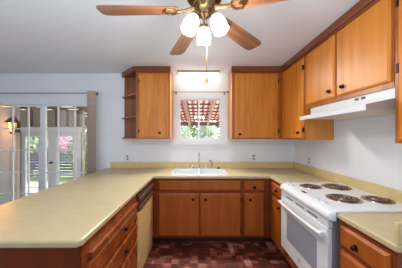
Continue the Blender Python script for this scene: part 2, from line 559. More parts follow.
# right wall: tall section
def ry(y): return YU - 0.002 - y      # world depth -> local x on the right wall
t = cabinet('wall_cabinet', 'tall honey wood wall cabinet in the corner, left of the range hood', (XU, YU - 0.002, 0), R(-90), YU - 0.002 - 2.212, DU - 0.001, UZ0, UZ1,
        [('door', ry(2.797), ry(2.238), 1.40, 2.335, (ry(2.337), 1.468), (ry(2.245), (1.50, 2.22)))], M['honey_rim'], M['honey'], mf=M['honey_frame'],
        style='slab', crown=(0.027, YU - 0.002 - 2.212, 2.365, 2.437))
# short section above hood
def r2(y): return 2.211 - y
cabinet('wall_cabinet', 'short honey wood wall cabinet with two doors above the range hood', (XU, 2.211, 0), R(-90), 2.211 - 1.212, DU - 0.001, 1.734, UZ1,
        [('door', r2(2.185), r2(1.725), 1.772, 2.335, (r2(1.786), 1.838)), ('door', r2(1.700), r2(1.225), 1.772, 2.335, (r2(1.620), 1.841))],
        M['honey_rim'], M['honey'], mf=M['honey_frame'], style='slab', crown=(0.0, 2.211 - 1.212, 2.365, 2.437))
cabinet('wall_cabinet', 'honey wood wall cabinet at the right edge, nearest the viewer', (XU, 1.209, 0), R(-90), 0.52, DU - 0.001, UZ0, UZ1,
        [('door', 0.03, 0.49, 1.40, 2.335, (0.42, 1.46), (0.032, (1.84, 2.24)))], M['honey_rim'], M['honey'], mf=M['honey_frame'], style='slab',
        crown=(0.0, 0.52, 2.365, 2.437))

# ---- base cabinets on the back wall
YF = YB - 0.585       # front of the back run
XP = -0.602           # kitchen-side face of the peninsula
XF = 0.957           # face of the right run
CT = 0.874
def lx(px): return (px - 198) / 76.3
sx0 = XP + 0.002
bw = lx(242.2) - sx0
def L0(px): return lx(px) - sx0
cabinet('sink_cabinet', 'wooden base cabinet with two doors under the sink', (sx0, YF, 0), 0, bw, 0.583, 0, CT,
        [('false_front', L0(158.5), L0(240.8), 0.712, 0.845), ('door', L0(158.5), L0(199.2), 0.118, 0.675, (L0(193), 0.60)),
         ('door', L0(200.4), L0(240.8), 0.118, 0.675, (L0(205.6), 0.60), (L0(241.4), (0.60, 0.19)))],
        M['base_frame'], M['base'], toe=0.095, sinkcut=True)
nx0 = lx(242.2) + 0.001
def L1(px): return lx(px) - nx0
cabinet('base_cabinet', 'narrow wooden base cabinet in the corner right of the sink cabinet', (nx0, YF, 0), 0, XR - 0.001 - nx0, 0.583, 0, CT,
        [('drawer', L1(244.6), L1(264.2), 0.712, 0.845, (L1(254.5), 0.755)), ('door', L1(244.6), L1(264.2), 0.118, 0.675, (L1(250), 0.595))],
        M['base_frame'], M['base'], toe=0.095)
# ---- right run: narrow cabinet between the corner and the range
cabinet('base_cabinet', 'slim wooden base cabinet between the corner and the range', (XF, YF - 0.006, 0), R(-90), YF - 0.006 - 2.094, XR - XF - 0.001, 0, CT,
        [('drawer', 0.075, 0.425, 0.712, 0.845, (0.25, 0.775)), ('door', 0.075, 0.425, 0.118, 0.675, (0.32, 0.60))],
        M['base_frame'], M['base'], toe=0.095)
cabinet('base_cabinet', 'wooden base cabinet with drawer at the near right, beside the range', (XF, 1.318, 0), R(-90), 0.388, XR - XF - 0.001, 0, CT,
        [('drawer', 0.028, 0.362, 0.715, 0.845, (0.165, 0.765)), ('door', 0.028, 0.362, 0.118, 0.685, (0.30, 0.60))],
        M['base_frame'], M['base'], toe=0.095)
# ---- peninsula: drawer stack with end and back panels
YN = 0.985
YD = 1.892           # drawers | dishwasher
pen_y0 = YN + 0.02
t = thing('peninsula_cabinet', 'reddish wooden peninsula base with a stack of drawers and pull-out board', 'cabinet', (XP, pen_y0, 0), R(90))
wd = YD - pen_y0
obj('body', bx((0.0, wd - 0.001, 0.0, 0.60, 0.095, CT)), M['pen'], t)
obj('toe_kick', bx((0.0, wd - 0.001, 0.07, 0.59, 0, 0.0945)), M['toe'], t)
obj('end_panel', bx((-0.019, -0.0005, 0.0, 0.62, 0.0, CT)), M['pen_end_shaded'], t)
obj('back_panel', bx((-0.019, YB - pen_y0 - 0.002, 0.6205, 0.638, 0.0, CT)), M['pen'], t)
obj('face_frame', bx((0.0, wd - 0.001, -0.004, -0.0002, 0.095, CT)), M['pen'], t)
for (a, b_, k) in ((0.618, 0.752, 0.695), (0.450, 0.604, 0.520), (0.125, 0.434, 0.33)):
    bm = slab(0.045, wd - 0.035, a, b_, 0.022, 0.016)
    for v in bm.verts:
        v.co.y -= 0.0045
    o = obj('drawer', bm, M['pen'], t)
    knob(o, 0.53, k, -0.0265)
o = obj('cutting_board', bx((0.05, wd - 0.04, -0.026, -0.0045, 0.772, 0.800)), M['pen'], t, 0.003)
obj('front_edge', bx((0.045, wd - 0.035, -0.034, -0.0262, 0.770, 0.802)), M['pen'], o, 0.003)

# corner filler behind the dishwasher (hidden), dishwasher --------------
t = thing('dishwasher', 'almond dishwasher with dark control strip in the peninsula', 'dishwasher', (XP, YD + 0.003, 0), R(90))
ww = 0.60
obj('tub', bx((0.0, ww, 0.002, 0.58, 0.02, 0.868)), M['dw_dark'], t)
obj('door', bx((0.004, ww - 0.004, -0.022, 0.0015, 0.165, 0.683)), M['dw_beige'], t, 0.004)
obj('access_panel', bx((0.004, ww - 0.004, -0.014, 0.0015, 0.02, 0.160)), M['dw_beige'], t, 0.003)
c = obj('control_panel', bx((0.004, ww - 0.004, -0.020, 0.0015, 0.686, 0.862)), M['dw_dark'], t, 0.003)
obj('handle', bx((0.004, ww - 0.004, -0.040, -0.0202, 0.775, 0.826)), M['dw_trim'], c, 0.006)
obj('handle', bx((0.004, ww - 0.004, -0.034, -0.0202, 0.692, 0.735)), M['dw_trim'], c, 0.006)
tag(obj('corner_filler', bx((XP - 0.58, XP, YD + 0.608, YF - 0.004, 0.0, CT)), M['base_frame']),
    'narrow wooden filler strip between dishwasher and sink cabinet', 'filler')

# ------------------------------------------------------------------ worktops
SX0, SX1, SY0, SY1 = -0.372, 0.398, 2.575, 3.082
PX = -1.485
ct = thing('worktop', 'cream laminate U-shaped worktop over the peninsula and sink run', 'worktop', (0, 0, 0))
bm = bmesh.new()
z0, z1 = 0.876, 0.914
YC = 2.515
xi, xr_ = -0.578, 0.935
# outline pieces sharing edges: built as a grid of quads then extruded, with the sink hole left out
hx0, hx1, hy0, hy1 = SX0 + 0.02, SX1 - 0.02, SY0 + 0.02, SY1 - 0.02
def face(pts):
    vs_ = []
    for p in pts:
        vs_.append(bm.verts.new((p[0], p[1], z1)))
    bm.faces.new(vs_)
YE = 0.955
c = 0.022
yb_ = YB - 0.001
face([(PX, YE), (xi - c, YE), (xi, YE + c), (xi, YC), (xi, yb_), (PX, yb_)])
face([(xi, YC), (hx0, YC), (hx0, hy0), (hx0, hy1), (hx0, yb_), (xi, yb_)])
face([(hx0, YC), (hx1, YC), (hx1, hy0), (hx0, hy0)])
face([(hx0, hy1), (hx1, hy1), (hx1, yb_), (hx0, yb_)])
face([(hx1, YC), (xr_, YC), (XR - 0.001, YC), (XR - 0.001, yb_), (hx1, yb_), (hx1, hy1), (hx1, hy0)])
face([(xr_, 2.0925), (XR - 0.001, 2.0925), (XR - 0.001, YC), (xr_, YC)])
bmesh.ops.remove_doubles(bm, verts=bm.verts, dist=1e-5)
ret = bmesh.ops.extrude_face_region(bm, geom=bm.faces[:])
for v in [e for e in ret['geom'] if isinstance(e, bmesh.types.BMVert)]:
    v.co.z = z0
top = obj('top', bm, M['laminate'], ct, 0.011, seg=4)
top.modifiers['bevel'].angle_limit = R(55)
obj('backsplash', bx((-1.412, XR - 0.0225, YB - 0.022, YB - 0.0012, 0.9145, 1.015)), M['lam_edge'], ct, 0.004)
obj('backsplash', bx((XR - 0.022, XR - 0.0012, 0.93, YB - 0.0225, 0.9145, 1.015)), M['lam_edge'], ct, 0.004)
ct2 = thing('worktop', 'short cream laminate worktop at the near right, beside the range', 'worktop', (0, 0, 0))
obj('top', bx((xr_, XR - 0.0225, 0.915, 1.3275, z0, z1)), M['laminate'], ct2, 0.011, seg=4)
obj('end_splash', bx((0.942, XR - 0.0225, 0.918, 0.937, 0.9145, 1.018)), M['lam_edge'], ct2, 0.003)

# ------------------------------------------------------------------ sink and taps
t = thing('kitchen_sink', 'white double-basin drop-in sink in the worktop', 'sink', (0, 0, 0))
bm = bmesh.new()
zr = 0.924
def ring(x0, x1, y0, y1, z, r=0.04, n=4):
    out = []
    for (cx, cy, a0) in ((x1 - r, y1 - r, 0), (x0 + r, y1 - r, 90), (x0 + r, y0 + r, 180), (x1 - r, y0 + r, 270)):
        for i in range(n + 1):
            a = R(a0 + 90 * i / n)
            out.append((cx + r * math.cos(a), cy + r * math.sin(a), z))
    return out
xm = 0.013
add_loft(bm, [ring(SX0, SX1, SY0, SY1, 0.9148), ring(SX0, SX1, SY0, SY1, 0.918), ring(SX0 + 0.008, SX1 - 0.008, SY0 + 0.008, SY1 - 0.008, zr),
              ring(SX0 + 0.028, SX1 - 0.028, SY0 + 0.028, SY1 - 0.1, zr),
              ring(SX0 + 0.034, SX1 - 0.034, SY0 + 0.034, SY1 - 0.106, 0.90),
              ring(SX0 + 0.05, SX1 - 0.05, SY0 + 0.05, SY1 - 0.12, 0.76)], cap=False)
bm.faces.new([bm.verts[:][-20 + i] for i in range(20)]) if False else None
bm.verts.ensure_lookup_table()
bm.faces.new(bm.verts[-20:])
obj('basin', bm, M['enamel'], t, smooth=True)
obj('divider', bx((xm - 0.014, xm + 0.014, SY0 + 0.036, SY1 - 0.108, 0.765, 0.918)), M['enamel'], t, 0.008)
for x in (-0.18, 0.2):
    b = bmesh.new(); add_lathe(b, [(0.04, 0.7605), (0.04, 0.764), (0.02, 0.7645), (0.001, 0.7625)], 18, Matrix.Translation((x, 2.76, 0)))
    obj('drain', b, M['chrome'], t, smooth=True)
t = thing('faucet', 'chrome high-arc faucet with two handles behind the sink', 'faucet', (0.015, 3.035, 0.9245))
b = bmesh.new()
add_lathe(b, [(0.027, 0), (0.027, 0.006), (0.016, 0.02), (0.012, 0.04)], 16)
add_tube(b, [(0, 0, 0.03), (0, 0, 0.15), (0, -0.006, 0.20), (0, -0.03, 0.237), (0, -0.065, 0.247), (0, -0.10, 0.235), (0, -0.122, 0.20), (0, -0.128, 0.165)], 0.0105, 10)
obj('spout', b, M['chrome'], t, smooth=True)
obj('base_plate', bx((-0.13, 0.13, -0.02, 0.02, 0, 0.006)), M['chrome'], t, 0.002)
for s in (-1, 1):
    b = bmesh.new()
    add_lathe(b, [(0.02, 0.0065), (0.019, 0.02), (0.013, 0.035), (0.014, 0.05), (0.008, 0.056)], 14, Matrix.Translation((s * 0.108, 0, 0)))
    add_tube(b, [(s * 0.108, 0, 0.05), (s * 0.135, -0.012, 0.060)], 0.006, 8)
    obj('handle', b, M['chrome'], t, smooth=True)
t = thing('sink_sprayer', 'chrome and grey pull-out sprayer right of the faucet', 'sprayer', (0.215, 3.035, 0.9245))
b = bmesh.new(); add_lathe(b, [(0.022, 0), (0.022, 0.006), (0.013, 0.02), (0.013, 0.03)], 14); obj('base', b, M['chrome'], t, smooth=True)
b = bmesh.new(); add_tube(b, [(0, 0, 0.03), (0, 0, 0.08), (-0.006, -0.008, 0.11), (-0.03, -0.03, 0.128)], [0.011, 0.012, 0.015, 0.013], 10)
obj('spray_head', b, M['side_grey'], t, smooth=True)
b = bmesh.new(); add_lathe(b, [(0.030, 0), (0.032, 0.005), (0.020, 0.012), (0.008, 0.014), (0.009, 0.026), (0.001, 0.028)], 18)
o = obj('sink_stopper', b, M['black_rubber'], smooth=True); o.location = (0.318, 3.03, 0.9248)
tag(o, 'small black rubber sink stopper right of the sprayer', 'stopper')

# ------------------------------------------------------------------ range
RY0, RY1 = 1.33, 2.09
t = thing('range', 'white drop-in electric range with four coil burners and oven', 'stove', (0, 0, 0))
# cooktop with rolled front: profile in xz lofted along y
def prof(inset=0.0, drop=0.0):
    return [(1.523, 0.9145), (1.523, 0.928 - drop), (0.960, 0.928 - drop), (0.930, 0.925 - drop), (0.905 + inset, 0.916 - drop), (0.886 + inset, 0.900), (0.878 + inset, 0.880),
            (0.884 + inset, 0.862), (0.905, 0.858), (0.93, 0.858), (0.933, 0.9145)]
bm = bmesh.new()
rings = []
for (y, i, dr) in ((RY0 - 0.022, 0.030, 0.006), (RY0 - 0.018, 0.016, 0.002), (RY0 - 0.006, 0.003, 0), (RY0 + 0.01, 0, 0), (RY1 - 0.01, 0, 0), (RY1 + 0.006, 0.003, 0), (RY1 + 0.018, 0.016, 0.002), (RY1 + 0.022, 0.03, 0.006)):
    rings.append([(x, y, z) for x, z in prof(i, dr)])
add_loft(bm, rings)
ctop = obj('cooktop', bm, M['enamel'], t, smooth=True)
obj('body', bx((0.925, 1.50, RY0 + 0.002, RY1 - 0.002, 0.24, 0.857)), M['side_grey'], t)
dr = obj('oven_door', bx((0.888, 0.924, RY0 + 0.006, RY1 - 0.006, 0.262, 0.795)), M['enamel'], t, 0.006)
obj('window', bx((0.8862, 0.890, 1.455, 1.945, 0.405, 0.660)), M['oven_glass'], dr, 0.001)
b = bmesh.new()
ys = [RY0 + 0.03 + (RY1 - RY0 - 0.06) * i / 12 for i in range(13)]
add_tube(b, [(0.858 - 0.012 * math.sin(PI * i / 12), y, 0.742) for i, y in enumerate(ys)], 0.0135, 10)
for y in (RY0 + 0.05, RY1 - 0.05):
    add_box(b, 0.858, 0.8875, y - 0.013, y + 0.013, 0.728, 0.756)
obj('handle', b, M['enamel'], dr, smooth=True)
# round maker's badge with a looping monogram
b = bmesh.new()
badge = Matrix.Translation((0.8878, 1.715, 0.335)) @ Matrix.Rotation(R(-90), 4, 'Y')
add_lathe(b, [(0.017, 0), (0.017, 0.002)], 20, badge)
o = obj('badge', b, plain('badge_grey', srgb(120, 132, 156), 0.3, 0.4), dr)
b = bmesh.new()
add_tube(b, [(0.8852, 1.715 + 0.014 * math.cos(a), 0.335 + 0.014 * math.sin(a)) for a in [2 * PI * i / 16 for i in range(17)]], 0.0008, 5)
add_tube(b, [(0.8852, 1.721 + 0.005 * math.cos(a), 0.335 + 0.006 * math.sin(a)) for a in [R(40) + R(300) * i / 10 for i in range(11)]], 0.0009, 5)
add_tube(b, [(0.8852, 1.708, 0.335 + 0.006), (0.8852, 1.712, 0.338), (0.8852, 1.710, 0.335), (0.8852, 1.712, 0.332), (0.8852, 1.707, 0.329)], 0.0009, 5)
obj('monogram', b, M['plate'], o)
vent = obj('vent_strip', bx((0.892, 0.9245, RY0 + 0.006, RY1 - 0.006, 0.797, 0.8565)), M['hood'], t, 0.002)
b = bmesh.new()
for k in range(3):
    y = RY0 + 0.12 + k * 0.19
    add_box(b, 0.8905, 0.893, y, y + 0.14, 0.816, 0.826)
obj('vent_slot', b, M['slot'], vent)
obj('gap_shadow_strip', bx((0.905, 0.9245, RY0 + 0.004, RY1 - 0.004, 0.7952, 0.7968)), M['slot'], t)  # dark strip painted as the shade in the gap above the oven door
def burner(x, y, r):
    b = bmesh.new()
    add_lathe(b, [(r + 0.022, 0.9285), (r + 0.020, 0.9325), (r + 0.006, 0.9335), (r - 0.012, 0.9295), (0.02, 0.9285)], 32, Matrix.Translation((x, y, 0)), cap=False)
    bn = obj('burner', b, M['drip'], ctop, smooth=True)
    b = bmesh.new()
    turns = 4 if r > 0.09 else 3.0
    n = int(turns * 22)
    pts = []
    for i in range(n + 1):
        a = 2 * PI * turns * i / n
        rr = 0.018 + (r - 0.018) * i / n
        pts.append((x + rr * math.cos(a), y + rr * math.sin(a), 0.9385))
    add_tube(b, pts, 0.0042, 6)
    for k in range(3):
        a = R(30 + 120 * k)
        add_tube(b, [(x, y, 0.9335), (x + r * math.cos(a), y + r * math.sin(a), 0.9335)], 0.002, 4)
    obj('coil', b, M['coil'], bn, smooth=True)
burner(1.118, 1.930, 0.078)
burner(1.358, 1.914, 0.104)
burner(1.165, 1.560, 0.100)
burner(1.410, 1.530, 0.082)
for (x, y) in ((0.945, 1.560), (0.955, 1.470), (0.940, 2.045), (0.950, 1.975)):
    b = bmesh.new()
    mt = Matrix.Translation((x, y, 0.9275)) @ Matrix.Rotation(R(-6), 4, 'Y')
    add_lathe(b, [(0.026, -0.001), (0.024, 0.004), (0.019, 0.006), (0.017, 0.018), (0.001, 0.0185)], 18, mt)
    add_tube(b, [mt @ Vector((-0.016, 0.004, 0.020)), mt @ Vector((0.016, -0.004, 0.020))], 0.0045, 6)
    obj('control_knob', b, M['enamel'], ctop, smooth=True)
o = obj('clock_display', bx((0.940, 0.966, 1.722, 1.787, 0.9265, 0.9295)), M['slot'], ctop, 0.001)
tag(obj('drawer_panel', bx((0.955, 0.974, RY0 + 0.003, RY1 - 0.003, 0.095, 0.238)), M['base']), 'plain wooden panel under the oven door', 'panel')
# ------------------------------------------------------------------ hood
HY0, HY1 = 1.2145, 2.13
t = thing('range_hood', 'white under-cabinet range hood with two dark switches', 'range hood', (0, 0, 0))
bm = bmesh.new()
def hp(xlip, zl=1.585):
    return [(XR - 0.001, 1.7325), (1.232, 1.7325), (1.232, 1.668), (xlip, 1.628), (xlip, 1.592), (xlip + 0.012, 1.592), (1.10 if xlip < 1.09 else xlip + 0.014, 1.612), (XR - 0.02, 1.612), (XR - 0.001, 1.592)]
add_loft(bm, [[(x, y, z) for x, z in hp(l)] for (y, l) in ((HY0, 1.045), (2.00, 1.045), (HY1, 1.125))])
hd = obj('shell', bm, M['hood'], t)
b = bmesh.new()
add_loft(b, [[(x, HY0 - 0.0022, z) for x, z in hp(1.045)[1:]], [(x, HY0 - 0.0002, z) for x, z in hp(1.045)[1:]]])
bmesh.ops.translate(b, verts=b.verts, vec=(0, 0.0, 0))
cap_pts = [(XR - 0.003, 1.668), (1.232, 1.668), (1.047, 1.628), (1.047, 1.593), (XR - 0.003, 1.593)]
b.free(); b = bmesh.new()
add_loft(b, [[(x, HY0 - 0.0022, z) for x, z in cap_pts], [(x, HY0 - 0.0002, z) for x, z in cap_pts]])
o = obj('end_cap', b, M['hood_end'], t); o['label'] = 'grey end cap of the hood'
obj('filter', bx((1.13, 1.50, 1.30, 2.02, 1.604, 1.6115)), M['hood_dark'], t, 0.002)
obj('lamp_lens', bx((1.075, 1.125, 1.32, 1.52, 1.600, 1.6115)), M['tube'] if False else M['plate'], t, 0.002)
for y in (1.510, 1.450):
    obj('switch', bx((1.2285, 1.2318, y - 0.017, y + 0.017, 1.705, 1.721)), M['black_rubber'], hd)

# ------------------------------------------------------------------ strip light over the window
t = thing('strip_light', 'lit fluorescent strip light at the ceiling above the sink window', 'light', (0.012, 0, 0))
obj('housing', bx((-0.325, 0.325, 2.985, YB - 0.002, 2.405, ZC - 0.001)), plain('strip_housing', srgb(176, 156, 128), 0.5), t, 0.002)  # tan puts the shade on the metal top into the colour
obj('diffuser', bx((-0.315, 0.315, 2.99, YB - 0.004, 2.345, 2.4045)), M['tube'], t, 0.015, seg=3)

light('strip_lamp', 'AREA', (0.012, 2.95, 2.335), (R(-42), 0, 0), 13, (1.0, 0.95, 0.86), shape='RECTANGLE', size=0.62, size_y=0.06, spread=R(125))

# curtain rods and curtain ----------------------------------------------
def rod(x0, x1, y, z, label, mat_end, r=0.006, er=0.016):
    t = thing('curtain_rod', label, 'curtain rod', (0, 0, 0))
    b = bmesh.new(); add_tube(b, [(x0, y, z), (x1, y, z)], r, 8); obj('pole', b, M['rod'], t, smooth=True)
    for x, s in ((x0, -1), (x1, 1)):
        b = bmesh.new()
        mt = Matrix.Translation((x + s * 0.001, y, z)) @ Matrix.Rotation(R(90 * s), 4, 'Y')
        add_lathe(b, [(0.006, 0), (er, 0.008), (er * 1.1, 0.016), (er * 0.7, 0.028), (0.001, 0.032)], 12, mt)
        obj('finial', b, mat_end, t, smooth=True)
    for x in (x0 + 0.03, x1 - 0.03):
        b = bmesh.new()
        add_box(b, x - 0.004, x + 0.004, y, YB - 0.0015, z - 0.012, z - r)
        add_box(b, x - 0.012, x + 0.012, YB - 0.004, YB - 0.0012, z - 0.03, z + 0.02)
        obj('bracket', b, M['rod'], t)
    return t
rod(-3.62, -1.60, 3.065, 2.105, 'long grey curtain rod above the sliding patio door', M['finial'])
rod(-0.385, 0.455, 3.095, 2.130, 'thin curtain rod above the sink window', M['black'], 0.005, 0.012)
bm = bmesh.new()
n = 40
ringsets = []
for (z, sq) in ((2.135, 1.0), (2.08, 0.94), (1.6, 1.0), (0.9, 1.05), (0.03, 1.12)):
    front, back = [], []
    for i in range(n + 1):
        u = i / n
        x = -1.672 + (u - 0.5) * 0.135 * sq
        yo = 3.045 + 0.022 * math.sin(u * 2 * PI * 4.5)
        if z > 2.07:
            yo = 3.047 + 0.006 * math.sin(u * 2 * PI * 4.5)
        front.append((x, yo - 0.002, z)); back.append((x, yo + 0.002, z))
    ringsets.append(front + back[::-1])
add_loft(bm, ringsets)
tag(obj('curtain', bm, M['curtain'], smooth=True), 'taupe curtain gathered at the right of the patio door', 'curtain')

# outlets ----------------------------------------------------------------
def outlet(label, loc, rotz, group=None, kind='outlet'):
    t = thing('wall_' + kind, label, kind, loc, rotz)
    p = obj('plate', bx((-0.035, 0.035, -0.006, -0.0008, -0.057, 0.057)), M['plate'], t, 0.002)
    if kind == 'outlet':
        for z in (-0.024, 0.024):
            s_ = obj('socket', bx((-0.015, 0.015, -0.0078, -0.0062, z - 0.013, z + 0.013)), M['socket'], t, 0.002)
            obj('slots', bx((-0.009, -0.005, -0.0088, -0.008, z - 0.007, z + 0.007), (0.005, 0.009, -0.0088, -0.008, z - 0.007, z + 0.007)), M['slot'], s_)
    else:
        obj('toggle', bx((-0.006, 0.006, -0.016, -0.0062, -0.008, 0.010)), M['plate'], t, 0.002)
outlet('white wall outlet between the open end shelves and the backsplash', (-1.14, YB, 1.080), 0)
outlet('white wall switch just right of the sink sprayer', (0.56, YB, 1.085), 0, kind='switch')
outlet('white wall outlet below the cabinet right of the window', (0.90, YB, 1.085), 0)
outlet('white outlet on the right wall beyond the range', (XR, 2.71, 1.085), R(-90))

# ------------------------------------------------------------------ ceiling fan
FX, FY, FZ = 0.035, 1.060, 2.103
t = thing('ceiling_fan', 'brass ceiling fan with wooden blades and three lit glass shades', 'ceiling fan', (FX, FY, 0))
b = bmesh.new()
add_lathe(b, [(0.065, ZC - 0.001), (0.068, ZC - 0.02), (0.03, ZC - 0.05), (0.014, ZC - 0.055), (0.014, 2.30)], 24)
obj('canopy', b, M['brass'], t, smooth=True)
b = bmesh.new()
add_lathe(b, [(0.02, 2.30), (0.06, 2.295), (0.10, 2.275), (0.105, 2.25), (0.105, 2.20), (0.095, 2.175), (0.06, 2.165), (0.05, 2.16)], 28)
obj('motor_housing', b, M['brass_dark'], t, smooth=True)
b = bmesh.new()
add_lathe(b, [(0.05, 2.1595), (0.062, 2.15), (0.062, 2.135), (0.045, 2.12), (0.032, 2.10), (0.035, 2.085), (0.02, 2.075), (0.008, 2.065), (0.001, 2.06)], 24)
kit = obj('light_kit', b, M['brass'], t, smooth=True)
for a, rs in ((180, 0.93), (111, 1.0), (47, 0.97), (-21, 0.97), (-100, 0.97)):
    mt = Matrix.Rotation(R(a), 4, 'Z') @ Matrix.Translation((0, 0, FZ + 0.01)) @ Matrix.Rotation(R(-11), 4, 'X')
    bm = bmesh.new()
    out = [(x * rs, y * 0.92) for x, y in [(0.15, -0.046), (0.21, -0.052), (0.555, -0.066), (0.60, -0.061), (0.616, -0.040), (0.617, 0.0), (0.616, 0.040), (0.60, 0.061), (0.555, 0.066), (0.21, 0.052), (0.15, 0.046)]]
    add_prism(bm, out, -0.003, 0.003)
    bl = obj('blade', bm, M['blade'], t)
    bl.matrix_local = mt
    bm = bmesh.new()
    add_tube(bm, [(0.055, 0, 0.012), (0.11, 0, -0.002), (0.15, 0, -0.008)], [0.012, 0.009, 0.010], 8)
    for s in (-1, 1):
        add_tube(bm, [(0.145, 0, -0.008), (0.165, s * 0.028, -0.007), (0.20, s * 0.034, -0.006), (0.215, s * 0.018, -0.006), (0.19, 0.0, -0.006)], 0.006, 6)
    add_lathe(bm, [(0.016, -0.009), (0.016, -0.0032)], 12, Matrix.Translation((0.215, 0, 0)))
    io = obj('blade_iron', bm, M['brass'], bl, smooth=True)
for a in (90, 212, 328):
    ca, sa = math.cos(R(a)), math.sin(R(a))
    rr0 = 0.058
    base = Vector((rr0 * ca, rr0 * sa, 2.072))
    axis = Vector((ca * 0.46, sa * 0.46, -1)).normalized()
    q = Vector((0, 0, 1)).rotation_difference(axis).to_matrix().to_4x4()
    mt = Matrix.Translation(base) @ q
    bm = bmesh.new()
    add_tube(bm, [(0.02 * ca, 0.02 * sa, 2.13), (rr0 * ca * 0.8, rr0 * sa * 0.8, 2.125), base + axis * 0.01], 0.008, 8)
    add_lathe(bm, [(0.012, -0.004), (0.022, 0.0), (0.024, 0.014)], 16, mt)
    arm = obj('lamp_arm', bm, M['brass'], kit, smooth=True)
    bm = bmesh.new()
    pr = [(0.020, 0.010), (0.030, 0.022), (0.039, 0.045), (0.043, 0.072), (0.041, 0.095), (0.040, 0.108)]
    add_lathe(bm, pr + [(r - 0.003, z) for r, z in reversed(pr)], 24, mt, cap=False)
    sh = obj('lamp_shade', bm, M['shade'], t, smooth=True)
    bm = bmesh.new()
    add_lathe(bm, [(0.012, 0.02), (0.014, 0.04), (0.024, 0.055), (0.026, 0.075), (0.018, 0.092), (0.001, 0.098)], 16, mt)
    obj('bulb', bm, M['shade'], sh, smooth=True)
    pl = light('fan_lamp', 'POINT', mt @ Vector((0, 0, 0.15)) + Vector((FX, FY, 0)), (0, 0, 0), 3.9, (1.0, 0.95, 0.88), shadow_soft_size=0.04)
b = bmesh.new()
add_tube(b, [(0.012, -0.01, 2.08), (0.012, -0.01, 1.745)], 0.0016, 5)
ch = obj('pull_chain', b, M['brass_dark'], t)
b = bmesh.new()
add_lathe(b, [(0.003, 1.752), (0.007, 1.742), (0.008, 1.728), (0.006, 1.718), (0.001, 1.715)], 12, Matrix.Translation((0.012, -0.01, 0)))
obj('chain_fob', b, M['fob'], ch, smooth=True)

# ------------------------------------------------------------------ outdoors
GZ = -0.55
struct('patio_ground', bx((-14, 12, YB + T + 0.001, 8.2, GZ - 0.1, GZ)), M['patio'], label='pale concrete patio outside', cat='ground')
struct('lawn', bx((-30, 30, 8.2, 40, GZ - 0.12, GZ - 0.02)), M['grass'], label='sunlit lawn beyond the patio', cat='ground')
# patio cover: falls away from the house
def roofz(y): return 2.47 - 0.125 * (y - 3.3)
pc = thing('patio_cover', 'corrugated reddish patio roof on wooden rafters outside the windows', 'patio roof', (0, 0, 0))
x0, x1 = -6.5, 2.6
y0, y1 = 3.295, 7.7
for (xa, xb, mt_, lb) in ((x0, -1.8, M['roof_pale'], 'pale translucent sheet added over the porch to let neutral light in'), (-1.8, x1, M['roof'], None)):
    bm = bmesh.new()
    n = int((xb - xa) / 0.02)
    fr = [[], [], [], []]
    for i in range(n + 1):
        x = xa + (xb - xa) * i / n
        w_ = 0.012 * math.sin(x * 2 * PI / 0.15)
        fr[0].append(bm.verts.new((x, y0, roofz(y0) + 0.10 + w_)))
        fr[1].append(bm.verts.new((x, y1, roofz(y1) + 0.10 + w_)))
        fr[2].append(bm.verts.new((x, y0, roofz(y0) + 0.104 + w_)))
        fr[3].append(bm.verts.new((x, y1, roofz(y1) + 0.104 + w_)))
    for i in range(n):
        bm.faces.new([fr[0][i], fr[0][i + 1], fr[1][i + 1], fr[1][i]])
        bm.faces.new([fr[2][i], fr[3][i], fr[3][i + 1], fr[2][i + 1]])
    o = obj('roof_sheet', bm, mt_, pc)
    if lb:
        o['label'] = lb
xs = [-0.33 + 0.71 * k for k in range(-8, 4)]
for x in xs:
    bm = bmesh.new()
    a = [(x - 0.035, y0, roofz(y0) - 0.09), (x + 0.035, y0, roofz(y0) - 0.09), (x + 0.035, y0, roofz(y0) + 0.05), (x - 0.035, y0, roofz(y0) + 0.05)]
    c_ = [(p[0], y1, p[2] - roofz(y0) + roofz(y1)) for p in a]
    add_loft(bm, [a, c_])
    obj('rafter', bm, M['rafter'] if x > -1.5 else M['porch_wood'], pc)
y = 3.7
while y < 7.7:
    obj('purlin', bx((x0, x1, y - 0.045, y + 0.045, roofz(y) + 0.053, roofz(y) + 0.088)), M['porch_wood'], pc)
    y += 0.40
obj('beam', bx((x0, x1, 7.71, 7.78, roofz(7.6) - 0.09, roofz(7.6) + 0.06)), M['porch_wood'], pc)
for x in (-3.0, 2.4):
    obj('post', bx((x - 0.05, x + 0.05, 7.70, 7.79, GZ, roofz(7.6) - 0.092)), M['porch_wood'], pc)

# porch wall with glazed doors
PY = 5.2
def qx(px): return (px - 198) / 37.4
def qz(py): return 1.43 - (py - 136) / 37.4
dz_t, dz_b = 1.475, GZ
openings = [(qx(21), qx(40.5)), (qx(43.0), qx(81.0))]
bm = bmesh.new()
edges = [-6.4, openings[0][0], openings[0][1], openings[1][0], openings[1][1], qx(82.5)]
add_box(bm, edges[0], edges[5], PY, PY + 0.1, dz_t + 0.06, roofz(PY) - 0.11)
for i in (0, 2, 4):
    add_box(bm, edges[i], edges[i + 1], PY, PY + 0.1, GZ, dz_t + 0.06)
struct('porch_wall', bm, M['porch_wall'], label='beige boarded porch wall above the glazed porch doors', cat='wall')
bm = bmesh.new()
for px in (32, 46, 57, 68, 79):
    add_box(bm, qx(px) - 0.025, qx(px) + 0.025, PY - 0.03, PY - 0.001, dz_t + 0.21, roofz(PY) - 0.11)
struct('trim_1', bm, M['porch_wood'], label='brown vertical battens on the porch wall', cat='trim')
struct('trim_2', bx((qx(19), qx(82), PY - 0.03, PY - 0.001, dz_t + 0.062, dz_t + 0.19)), M['white_trim'], label='white header board above the porch doors', cat='trim')
